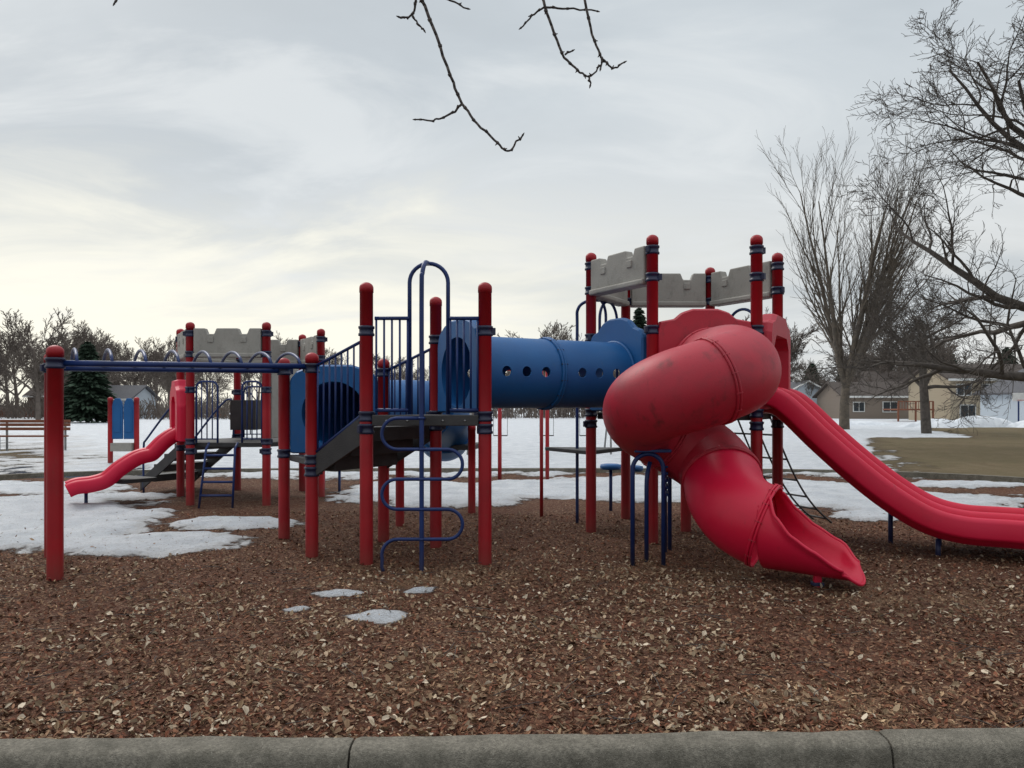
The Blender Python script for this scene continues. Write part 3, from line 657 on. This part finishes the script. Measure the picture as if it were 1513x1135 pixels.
# ------------------------------------------------------------------ trees
def tubes(name,segs,mat,parent=None,link=True):
    a=np.array([(s[0].x,s[0].y,s[0].z,s[1].x,s[1].y,s[1].z,s[2],s[3]) for s in segs]); cos_=[];qs=[];off=0
    for lo,hi,k in((0,.03,3),(.03,.1,5),(.1,9,9)):
        m=(a[:,6]>=lo)&(a[:,6]<hi); s=a[m]
        if len(s)==0: continue
        d=s[:,3:6]-s[:,0:3]; d/=np.linalg.norm(d,axis=1,keepdims=True)+1e-9
        r=np.where(np.abs(d[:,2:3])>.8,np.array([[1.,0,0]]),np.array([[0,0,1.]])); u=np.cross(d,r); u/=np.linalg.norm(u,axis=1,keepdims=True); w=np.cross(d,u)
        n=len(s); th=np.arange(k)*2*np.pi/k; dirv=u[:,None,:]*np.cos(th)[None,:,None]+w[:,None,:]*np.sin(th)[None,:,None]
        e=d*(s[:,6:7]*.25)
        r0=(s[:,0:3]-e)[:,None,:]+dirv*s[:,6][:,None,None]; r1=(s[:,3:6]+e)[:,None,:]+dirv*s[:,7][:,None,None]
        cos_.append(np.concatenate([r0,r1],1).reshape(-1,3)); b=(np.arange(n)*2*k)[:,None,None]+off
        i=np.arange(k); q=np.stack([i,(i+1)%k,(i+1)%k+k,i+k],-1)[None]; qs.append((b+q).reshape(-1,4)); off+=n*2*k
    return npmesh(name,np.concatenate(cos_),np.concatenate(qs),mat,parent)
def grow(rg,p,d,L,r,lv,segs,pr):
    n=max(3,int(pr['n'][lv])); wob=pr['wob'][lv]; up=pr['up'][lv]; rend=r*pr['tap'][lv]
    for i in range(n):
        d=(d+Vector((rg.gauss(0,wob),rg.gauss(0,wob),rg.gauss(0,wob)))+Vector((0,0,up))).normalized()
        p2=p+d*(L/n); ra=r+(rend-r)*i/n; rb=r+(rend-r)*(i+1)/n; segs.append((p,p2,ra,max(rb,pr['rmin'])))
        fr=(i+1)/n
        if lv<pr['lv'] and fr>=pr['st'][lv]:
            k=pr['k'][lv]; k=int(k)+(rg.random()<k-int(k))
            for _ in range(k):
                an=math.radians(rg.uniform(*pr['ang'][lv])); ax=d.orthogonal().normalized(); ax.rotate(Quaternion(d,rg.uniform(0,6.283)))
                cd=d.copy(); cd.rotate(Quaternion(ax,an)); grow(rg,p2,cd,L*rg.uniform(*pr['len'][lv])*(1-.35*fr),max(rb*rg.uniform(.45,.7),pr['rmin']),lv+1,segs,pr)
        p=p2
VASE=dict(lv=4,n=[3,9,7,5,3],wob=[.03,.035,.04,.05,.06],up=[.05,.010,.035,.05,.05],tap=[.8,.2,.25,.35,.5],st=[1,.12,.12,.2,1],k=[12,1.1,1.05,.8,0],ang=[(8,38),(12,26),(14,32),(16,34),(0,1)],len=[(5.2,7.2),(.40,.6),(.38,.52),(.4,.55),(1,1)],rmin=.010)
BROAD=dict(lv=5,n=[6,8,7,5,4,3],wob=[.05,.14,.15,.15,.14,.12],up=[.03,.02,.03,.03,.03,.02],tap=[.55,.25,.25,.3,.4,.5],st=[.4,.2,.2,.2,.25,1],k=[2.2,1.1,1.1,1.05,.9,0],ang=[(35,75),(28,65),(28,60),(28,55),(25,50),(0,1)],len=[(.7,1.15),(.5,.72),(.45,.65),(.45,.65),(.45,.6),(1,1)],rmin=.007)
def tree(name,x,y,pr,L,r,seed,mat=None,z0=-.2,parent=None):
    rg=random.Random(seed); segs=[]; grow(rg,Vector((x,y,z0)),Vector((0,0,1)),L,r,0,segs,pr)
    return tubes(name,segs,mat or M['bark'],parent),segs
tree('vase_shaped_tree',21.6,50,VASE,2.8,.34,3,M['barkv'])
tree('bare_maple_tree',22.9,42.5,BROAD,5.4,.28,11,M['bark'])
rg=random.Random(21); segs=[]
OAK=dict(BROAD); OAK['rmin']=.008; OAK['k']=[0,1.1,1.1,1.1,.95,0]; OAK['wob']=[.05,.15,.17,.16,.14,.12]; OAK['up']=[.0,.02,.02,.02,.02,.0]
T0=Vector((19.2,25.5,-.2)); pts=[T0,Vector((19.1,25.5,2.2)),Vector((18.8,25.5,4.2)),Vector((18.9,25.6,6.5)),Vector((18.5,25.4,9)),Vector((18.3,25.3,11))]
rad=[.5,.42,.36,.28,.2,.12]
for i in range(5): segs.append((pts[i],pts[i+1],rad[i],rad[i+1]))
for (bi,dv,L,r) in((1,(-1,-.1,.12),7.2,.20),(2,(-1,.15,.35),7.0,.19),(3,(-1,-.2,.55),6.8,.17),(4,(-.8,.1,1.0),5.6,.14),(5,(-.5,0,1),4.6,.11),(3,(-.3,-1,.6),5.5,.15),(3,(.9,.2,.6),6.5,.17),(2,(.8,.6,.4),6,.17),(4,(.5,-.6,.9),5,.13),(4,(-.9,-.4,.4),5.8,.13),(5,(.3,.5,1),4,.1),(2,(-.7,1,.5),6,.15)):
    grow(rg,pts[bi],Vector(dv).normalized(),L,r,1,segs,OAK)
tubes('bare_oak_tree',segs,M['bark'])
DT=E('distant_tree_line')
FAR=dict(lv=4,n=[5,6,5,4,3],wob=[.04,.09,.10,.11,.12],up=[.02,.06,.06,.06,.04],tap=[.5,.3,.3,.4,.6],st=[.25,.2,.2,.2,1],k=[2.4,1.2,1.2,1.1,0],ang=[(25,55),(22,45),(22,45),(22,45),(0,1)],len=[(.55,.85),(.5,.7),(.45,.65),(.5,.65),(1,1)],rmin=.022)
src=[]
for i in range(6):
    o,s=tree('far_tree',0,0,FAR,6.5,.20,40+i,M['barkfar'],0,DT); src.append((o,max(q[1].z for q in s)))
rg=random.Random(5); first=set()
def place(k,x,y,h):
    o,hh=src[k]
    if k in first: o2=bpy.data.objects.new('far_tree',o.data); COL.objects.link(o2); o2.parent=DT
    else: o2=o; first.add(k)
    sc=h/hh; o2.location=(x,y,-.3); o2.scale=(sc*rg.uniform(.95,1.3),sc*1.1,sc); o2.rotation_euler=(0,0,rg.uniform(0,6.28))
for i in range(150):
    x=-125+250*i/150+rg.uniform(-1.2,1.2); y=rg.uniform(98,150)
    hp=9.5+1.5*math.sin(x*.13)+rg.uniform(-2.5,2.0)
    if x<-45: hp+=2
    place(i%6,x,y,hp*y/115)
for i in range(22): place(i%6,rg.uniform(-75,-48),rg.uniform(75,100),rg.uniform(8,12))
for i in range(12): place(i%6,rg.uniform(30,70),rg.uniform(112,135),rg.uniform(13,19))
place(1,-50.5,82,12.5); place(2,4.2,100,13.0); place(3,6.5,104,12.5)
sg=[]
for i in range(5200):
    x=rg.uniform(-120,120); y=rg.uniform(92,110)+8*math.sin(x*.05); p=Vector((x,y,-.2)); h=rg.uniform(1.2,3.4)*(.6+.4*abs(math.sin(x*.21)))
    if 30<x<66: y+=16; p.y=y
    d=Vector((rg.gauss(0,.35),rg.gauss(0,.35),1)).normalized(); p2=p+d*h*.5; sg.append((p,p2,.05,.04)); 
    for _ in range(3): sg.append((p2,p2+Vector((rg.gauss(0,.5),rg.gauss(0,.5),1)).normalized()*h*.6,.04,.028))
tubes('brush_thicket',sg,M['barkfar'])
def spruce(name,x,y,h,w,seed,n=9000,dark=1.0):
    rg=np.random.default_rng(seed); e=E(name)
    sweep('trunk',[(x,y,-.2),(x,y,h*.95)],[w*.07,.02],M['bark'],e,8)
    t=rg.random(n)**.75; layer=np.floor(t*22)/22+.03*rg.random(n); t=.6*t+.4*layer
    az=rg.random(n)*6.283; lob=.78+.22*np.sin(az*5+np.floor(t*22)*1.7)+.12*rg.normal(0,1,n)
    R=w*(1-t)**.85*lob*(rg.random(n)**.35)+.05; z=.35+t*(h-.35)-.18*R+0.0
    px=x+R*np.cos(az); py=y+R*np.sin(az); s=(.10+.16*rg.random(n))*(w/1.8)**.5
    v=np.zeros((n,4,3)); out=np.stack([np.cos(az),np.sin(az),-.35+0*az],-1); tan=np.stack([-np.sin(az),np.cos(az),rg.normal(0,.5,n)],-1)
    c=np.stack([px,py,z],-1)
    v[:,0]=c-out*s[:,None]*1.3; v[:,1]=c+tan*s[:,None]*.5; v[:,2]=c+out*s[:,None]*1.6; v[:,3]=c-tan*s[:,None]*.5
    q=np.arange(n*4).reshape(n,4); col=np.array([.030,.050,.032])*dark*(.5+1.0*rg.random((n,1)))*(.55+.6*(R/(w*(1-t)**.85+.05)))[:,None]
    col=np.repeat(np.concatenate([col,np.ones((n,1))],1),4,0)
    npmesh('needles',v.reshape(-1,3),q,M['needles'],e,{'tint':('FLOAT_COLOR',col)},False)
spruce('spruce_tree',-38.6,70,7.3,2.9,1,14000)
spruce('spruce_tree',15.2,92,13.2,3.6,3,9000)
for i,(x,y,h,w) in enumerate(((39,116,9,3.5),(46,118,8,3.5),(43,124,10,4),(72,112,10,4.2),(66,116,9.5,4),(54,124,9,4),(60,124,10.5,4))): spruce('spruce_tree',x,y,h,w,10+i,5000)

# ------------------------------------------------------------------ houses
def house(name,x,y,w,d,h,rh,wall,roof,wins,ridge='x',rz=0,garage=None):
    e=E(name); e.location=(x,y,-.2); e.rotation_euler=(0,0,rz)
    if ridge=='x':
        V=[(-w/2,-d/2,0),(w/2,-d/2,0),(w/2,d/2,0),(-w/2,d/2,0),(-w/2,-d/2,h),(w/2,-d/2,h),(w/2,d/2,h),(-w/2,d/2,h),(-w/2,0,h+rh),(w/2,0,h+rh)]
        F=[(0,1,5,4),(2,3,7,6),(1,2,6,9,5),(3,0,4,8,7)]
    else:
        V=[(-w/2,-d/2,0),(w/2,-d/2,0),(w/2,d/2,0),(-w/2,d/2,0),(-w/2,-d/2,h),(w/2,-d/2,h),(w/2,d/2,h),(-w/2,d/2,h),(0,-d/2,h+rh),(0,d/2,h+rh)]
        F=[(0,1,5,8,4),(2,3,7,9,6),(1,2,6,5),(3,0,4,7)]
    obj('walls',V,F,wall,e)
    ov=.45
    if ridge=='x':
        sl=rh/(d/2)
        for s in(-1,1):
            V=[(-w/2-ov,s*(d/2+ov),h-sl*ov),(w/2+ov,s*(d/2+ov),h-sl*ov),(w/2+ov,0,h+rh),(-w/2-ov,0,h+rh)]
            V=V+[(a,b,c+.18) for a,b,c in V]; obj('roof',V,[(0,1,2,3),(4,5,6,7),(0,1,5,4),(0,3,7,4),(1,2,6,5)],roof,e)
        box('fascia',(0,-d/2-ov-.03,h-sl*ov+.06),(w+2*ov,.05,.22),M['white'],e,bev=0)
    else:
        sl=rh/(w/2)
        for s in(-1,1):
            V=[(s*(w/2+ov),-d/2-ov,h-sl*ov),(s*(w/2+ov),d/2+ov,h-sl*ov),(0,d/2+ov,h+rh),(0,-d/2-ov,h+rh)]
            V=V+[(a,b,c+.18) for a,b,c in V]; obj('roof',V,[(0,1,2,3),(4,5,6,7),(0,1,5,4),(0,3,7,4),(1,2,6,5)],roof,e)
            a0=Vector((s*(w/2+ov),-d/2-ov-.03,h-sl*ov+.04)); a1=Vector((0,-d/2-ov-.03,h+rh+.04)); sweep('rake_trim',[a0,a1],.12,M['white'],e,4)
    for (wx,wz,ww,wh) in wins:
        box('window_frame',(wx,-d/2-.04,wz),(ww+.2,.08,wh+.2),M['white'],e,bev=0)
        box('window_glass',(wx,-d/2-.085,wz),(ww,.03,wh),M['glass'],e,bev=0)
        box('window_mullion',(wx,-d/2-.105,wz),(.06,.02,wh),M['white'],e,bev=0)
    return e
house('two_storey_house',48.8,80,11.0,8,4.4,1.5,M['sid_beige'],M['roof'],[(-4.2,3.3,1.3,1.0),(-1.7,3.3,1.3,1.0),(.7,3.3,.9,1.0),(3.4,3.3,1.6,1.1),(-3.8,1.2,1.4,1.1),(-.9,1.1,1.7,1.9),(1.9,1.2,1.2,1.0)])
house('gabled_house',47.2,66,8.6,9,2.9,2.1,M['sid_white'],M['roofg'],[(1.5,1.7,1.2,1.0)],ridge='y')
house('ranch_house',43.5,95,8.5,8,2.9,1.6,M['sid_tan'],M['roof'],[(-2.5,1.6,1.2,1.0),(1.2,1.6,1.6,1.1)])
house('brown_house',50.5,104,9,8,4.2,2.0,M['sid_brown'],M['roof'],[(-2,2.8,1.1,1.0),(2,2.8,1.1,1.0)])
house('white_garage',38.6,104,5.5,7,3.4,1.5,M['sid_white'],M['roofg'],[(0,1.8,1,1)],ridge='y')
house('grey_house',-49,95,7,7,2.6,1.5,M['sid_white'],M['roofg'],[(-2,1.5,1.2,.9),(2,1.5,1.2,.9)])
house('brown_house',-63,112,10,8,3.2,2,M['sid_brown'],M['roof'],[(-2,1.7,1.2,1)])
WD=E('wooden_deck')
box('deck_floor',(39.4,76.5,1.15),(3.6,3,.15),M['wood'],WD)
for x in(37.7,39.4,41.1): box('deck_post',(x,75.1,.8),(.14,.14,2.3),M['wood'],WD)
box('deck_railing',(39.4,75.1,1.95),(3.5,.06,.1),M['wood'],WD)
for i in range(13): box('deck_baluster',(37.8+.27*i,75.1,1.58),(.05,.04,.7),M['wood'],WD,bev=0)
FN=E('wooden_fence')
for i in range(46): box('fence_board',(-84+1.0*i,104,.55),(.92,.05,1.5),M['wood'],FN,bev=0)
BH=E('basketball_hoop')
sweep('pole',[(39.5,60,-.1),(39.5,60,1.9),(39.2,59.6,2.1)],.06,M['pipe'],BH); box('backboard',(39.2,59.5,2.2),(1.0,.05,.65),M['white'],BH); ringat('rim',(39.2,59.25,1.95),(0,0,1),.22,.02,M['post'],BH)
V=[];F=[]
def mound(cx,cy,rx,ry,h):
    b=len(V); n=28
    for i in range(9):
        f=i/8
        for k in range(n):
            a=6.283*k/n; j=1+.18*math.sin(a*3+cx)+.1*math.sin(a*7); V.append((cx+rx*f*j*math.cos(a),cy+ry*f*j*math.sin(a),h*(1-f*f)*(1+.2*math.sin(a*5+f*6)*f)-.12))
    for i in range(8):
        for k in range(n): F.append((b+i*n+k,b+i*n+(k+1)%n,b+(i+1)*n+(k+1)%n,b+(i+1)*n+k))
for c in((31.0,56,2.4,1.2,.7),(34.5,57,2.8,1.2,.9),(38,56,2.2,1.2,.6),(42,57,3,1.5,.7),(28,62,3,1.2,.4),(22,58,2,1,.3)): mound(*c)
obj('snow_bank',V,F,M['snow'],None,True)

# ------------------------------------------------------------------ overhanging branches
segs=[]; rg=random.Random(9)
def twig(pts,r0,r1,nsub=5,nodes=True):
    P=cr(pts,nsub); n=len(P)
    for i in range(n-1):
        j=Vector((rg.gauss(0,.0018),rg.gauss(0,.0018),rg.gauss(0,.0018))) if i<n-2 else Vector((0,0,0))
        P[i+1]=P[i+1]+j; ra=r0+(r1-r0)*i/(n-1); rb=r0+(r1-r0)*(i+1)/(n-1); segs.append((P[i],P[i+1],ra,rb))
        if nodes and i%3==2:
            dd=(P[i+1]-P[i]).normalized(); segs.append((P[i]-dd*.004,P[i]+dd*.006,ra*1.45,ra*1.2))
            if rg.random()<.6:
                bdir=(dd+Vector((rg.gauss(0,.8),rg.gauss(0,.4),rg.gauss(0,.8)))).normalized(); segs.append((P[i],P[i]+bdir*.014,.004,.0015))
    e=P[-1]; dd=(P[-1]-P[-2]).normalized(); segs.append((e,e+dd*.012,.0045,.0012))
y=3.0
twig([(-.47,y+.05,3.42),(-.40,y,3.25),(-.36,y,3.11),(-.31,y,2.98),(-.241,y,2.79),(-.194,y,2.68),(-.136,y-.02,2.595),(-.057,y-.03,2.516),(-.012,y-.03,2.485),(.041,y-.03,2.545)],.0075,.0035)
twig([(-.194,y,2.68),(-.235,y+.02,2.65),(-.30,y+.03,2.628),(-.381,y+.04,2.632)],.005,.003)
twig([(-.37,y,3.10),(-.39,y+.02,3.04),(-.42,y+.03,3.03),(-.445,y+.03,3.032)],.005,.003)
twig([(-.395,y+.02,3.04),(-.37,y+.02,3.0),(-.345,y+.02,2.975)],.004,.003)
twig([(-.36,y,3.12),(-.26,y+.02,3.10),(-.175,y+.03,3.065)],.005,.003)
twig([(.04,y+.05,3.35),(.10,y,3.15),(.154,y,2.98),(.207,y,2.86),(.255,y,2.81),(.30,y,2.785),(.34,y,2.825)],.0065,.003)
twig([(.125,y,3.055),(.08,y+.02,3.03),(.036,y+.03,2.99)],.004,.003)
twig([(.125,y,3.055),(.22,y+.02,3.06),(.335,y+.03,3.055)],.0045,.003)
twig([(.24,y+.05,3.35),(.275,y,3.13),(.313,y,2.95),(.352,y,2.86),(.392,y,2.82),(.437,y,2.84)],.006,.003)
twig([(.207,y,2.87),(.235,y,2.885)],.004,.003); twig([(.30,y,2.785),(.305,y,2.75)],.004,.003)
twig([(.352,y,2.86),(.345,y,2.815)],.004,.003)
twig([(-1.52,y+.05,3.35),(-1.50,y,3.2),(-1.53,y,3.10),(-1.55,y,3.07)],.006,.003)
limb=cr([(-1.9,3.1,3.3),(-1.4,3.05,3.42),(-.47,3.05,3.45),(.1,3.0,3.42),(.6,2.7,3.6),(1.6,1.5,3.9),(2.6,.2,3.9),(3.6,-1.2,3.3)],6)
n=len(limb)
for i in range(n-1): segs.append((limb[i],limb[i+1],.009+.075*(i/n)**1.5,.009+.075*((i+1)/n)**1.5))
for a,b in(((.04,3.05,3.35),(-.0,3.02,3.43)),((.24,3.05,3.35),(.2,2.95,3.44))): segs.append((Vector(b),Vector(a),.008,.0065))
segs.append((Vector((3.7,-1.4,-.3)),Vector((3.6,-1.2,3.3)),.2,.16)); segs.append((Vector((3.6,-1.2,3.3)),Vector((3.4,-1.4,6.5)),.16,.09))
V=[];F=[]
for s in segs:
    v,f=sweepdata([s[0],s[1]],[s[2],s[3]],7); b=len(V); V+=v; F+=[tuple(x+b for x in g) for g in f]
obj('overhanging_tree_branch',V,F,M['twig'],None,True)

# ------------------------------------------------------------------ world
W=bpy.data.worlds.new('World'); S.world=W; W.use_nodes=True; nt=W.node_tree; L=nt.links.new
bg=nt.nodes['Background']; bg.inputs['Strength'].default_value=.12
sky=N(nt,'ShaderNodeTexSky'); sky.sky_type='NISHITA'; sky.sun_disc=False; sky.sun_elevation=math.radians(42); sky.sun_rotation=math.radians(-40); sky.dust_density=3
tc=N(nt,'ShaderNodeTexCoord'); nm=N(nt,'ShaderNodeVectorMath',operation='NORMALIZE'); L(tc.outputs['Generated'],nm.inputs[0])
sp_=N(nt,'ShaderNodeSeparateXYZ'); L(nm.outputs[0],sp_.inputs[0])
def mth(op,a,b=None):
    x=N(nt,'ShaderNodeMath',operation=op)
    for v,i in((a,0),(b,1)):
        if v is None: continue
        if isinstance(v,(int,float)): x.inputs[i].default_value=v
        else: L(v,x.inputs[i])
    return x.outputs[0]
def rng(i,a,b_,c=0,d=1,sm=True):
    r=N(nt,'ShaderNodeMapRange'); 
    if sm: r.interpolation_type='SMOOTHSTEP'
    r.inputs[1].default_value=a;r.inputs[2].default_value=b_;r.inputs[3].default_value=c;r.inputs[4].default_value=d;L(i,r.inputs[0]);return r.outputs[0]
def mixc(f,a,b_,bt='MIX'):
    x=N(nt,'ShaderNodeMix',data_type='RGBA'); x.blend_type=bt
    if isinstance(f,float): x.inputs[0].default_value=f
    else: L(f,x.inputs[0])
    for v,i in((a,6),(b_,7)):
        if isinstance(v,tuple): x.inputs[i].default_value=rgba(v)
        else: L(v,x.inputs[i])
    return x.outputs[2]
z=sp_.outputs[2]; zz=mth('ADD',mth('MAXIMUM',z,0.0),.20)
cv=N(nt,'ShaderNodeCombineXYZ'); L(mth('DIVIDE',sp_.outputs[0],zz),cv.inputs[0]); L(mth('DIVIDE',sp_.outputs[1],zz),cv.inputs[1])
def wn(s,d,r,off,scl=(1,1,1),dist=.5):
    mp=N(nt,'ShaderNodeMapping'); mp.inputs['Location'].default_value=off; mp.inputs['Scale'].default_value=scl; mp.inputs['Rotation'].default_value=(0,0,.35); L(cv.outputs[0],mp.inputs['Vector'])
    n=N(nt,'ShaderNodeTexNoise'); n.inputs['Scale'].default_value=s; n.inputs['Detail'].default_value=d; n.inputs['Roughness'].default_value=r; n.inputs['Distortion'].default_value=dist; L(mp.outputs[0],n.inputs['Vector']); return n.outputs['Fac']
c=mixc(rng(z,0,.42),(.69,.69,.67),(.53,.575,.605))
c=mixc(rng(z,.47,.95),c,(1.3,1.35,1.4))
n1=wn(.9,5,.52,(3.1,1.7,0),(.8,1.2,1)); n2=wn(1.7,7,.58,(8,2,0),(.7,1.2,1),.7)
c=mixc(rng(n1,.40,.62,0,.75),c,(.43,.475,.51))
c=mixc(rng(n2,.46,.68,0,.55),c,(.70,.725,.73))
c=mixc(rng(n2,.50,.30,0,.35),c,(.42,.46,.49))
az=N(nt,'ShaderNodeVectorMath',operation='DOT_PRODUCT'); L(nm.outputs[0],az.inputs[0]); az.inputs[1].default_value=(-.46,.885,.05)
gl=mth('MULTIPLY',rng(az.outputs['Value'],.62,1.0),rng(mth('ADD',z,mth('MULTIPLY',mth('SUBTRACT',n2,.5),.5)),.30,.06))
c=mixc(mth('MULTIPLY',gl,.85),c,(.92,.89,.76))
c10=mixc(1.0,c,(10,10,10),'MULTIPLY')
fin=mixc(.95,sky.outputs[0],c10)
L(fin,bg.inputs['Color'])
sd_=bpy.data.lights.new('sun','SUN'); sd_.energy=1.3; sd_.angle=math.radians(25); sd_.color=(1,.96,.9)
so=bpy.data.objects.new('sun',sd_); COL.objects.link(so)
dv=Vector((-math.sin(math.radians(40))*math.cos(math.radians(42)),math.cos(math.radians(40))*math.cos(math.radians(42)),math.sin(math.radians(42))))
so.rotation_euler=dv.to_track_quat('Z','Y').to_euler()
# ------------------------------------------------------------------ camera
cam=bpy.data.cameras.new('camera'); cam.sensor_width=36; cam.lens=27.05; cam.shift_y=.0215; cam.clip_end=2000; cam.clip_start=.05
co_=bpy.data.objects.new('camera',cam); co_.location=(0,0,1.5); co_.rotation_euler=(math.radians(90),0,0); COL.objects.link(co_); S.camera=co_
S.view_settings.view_transform='Standard'; S.view_settings.look='None'; S.view_settings.exposure=0
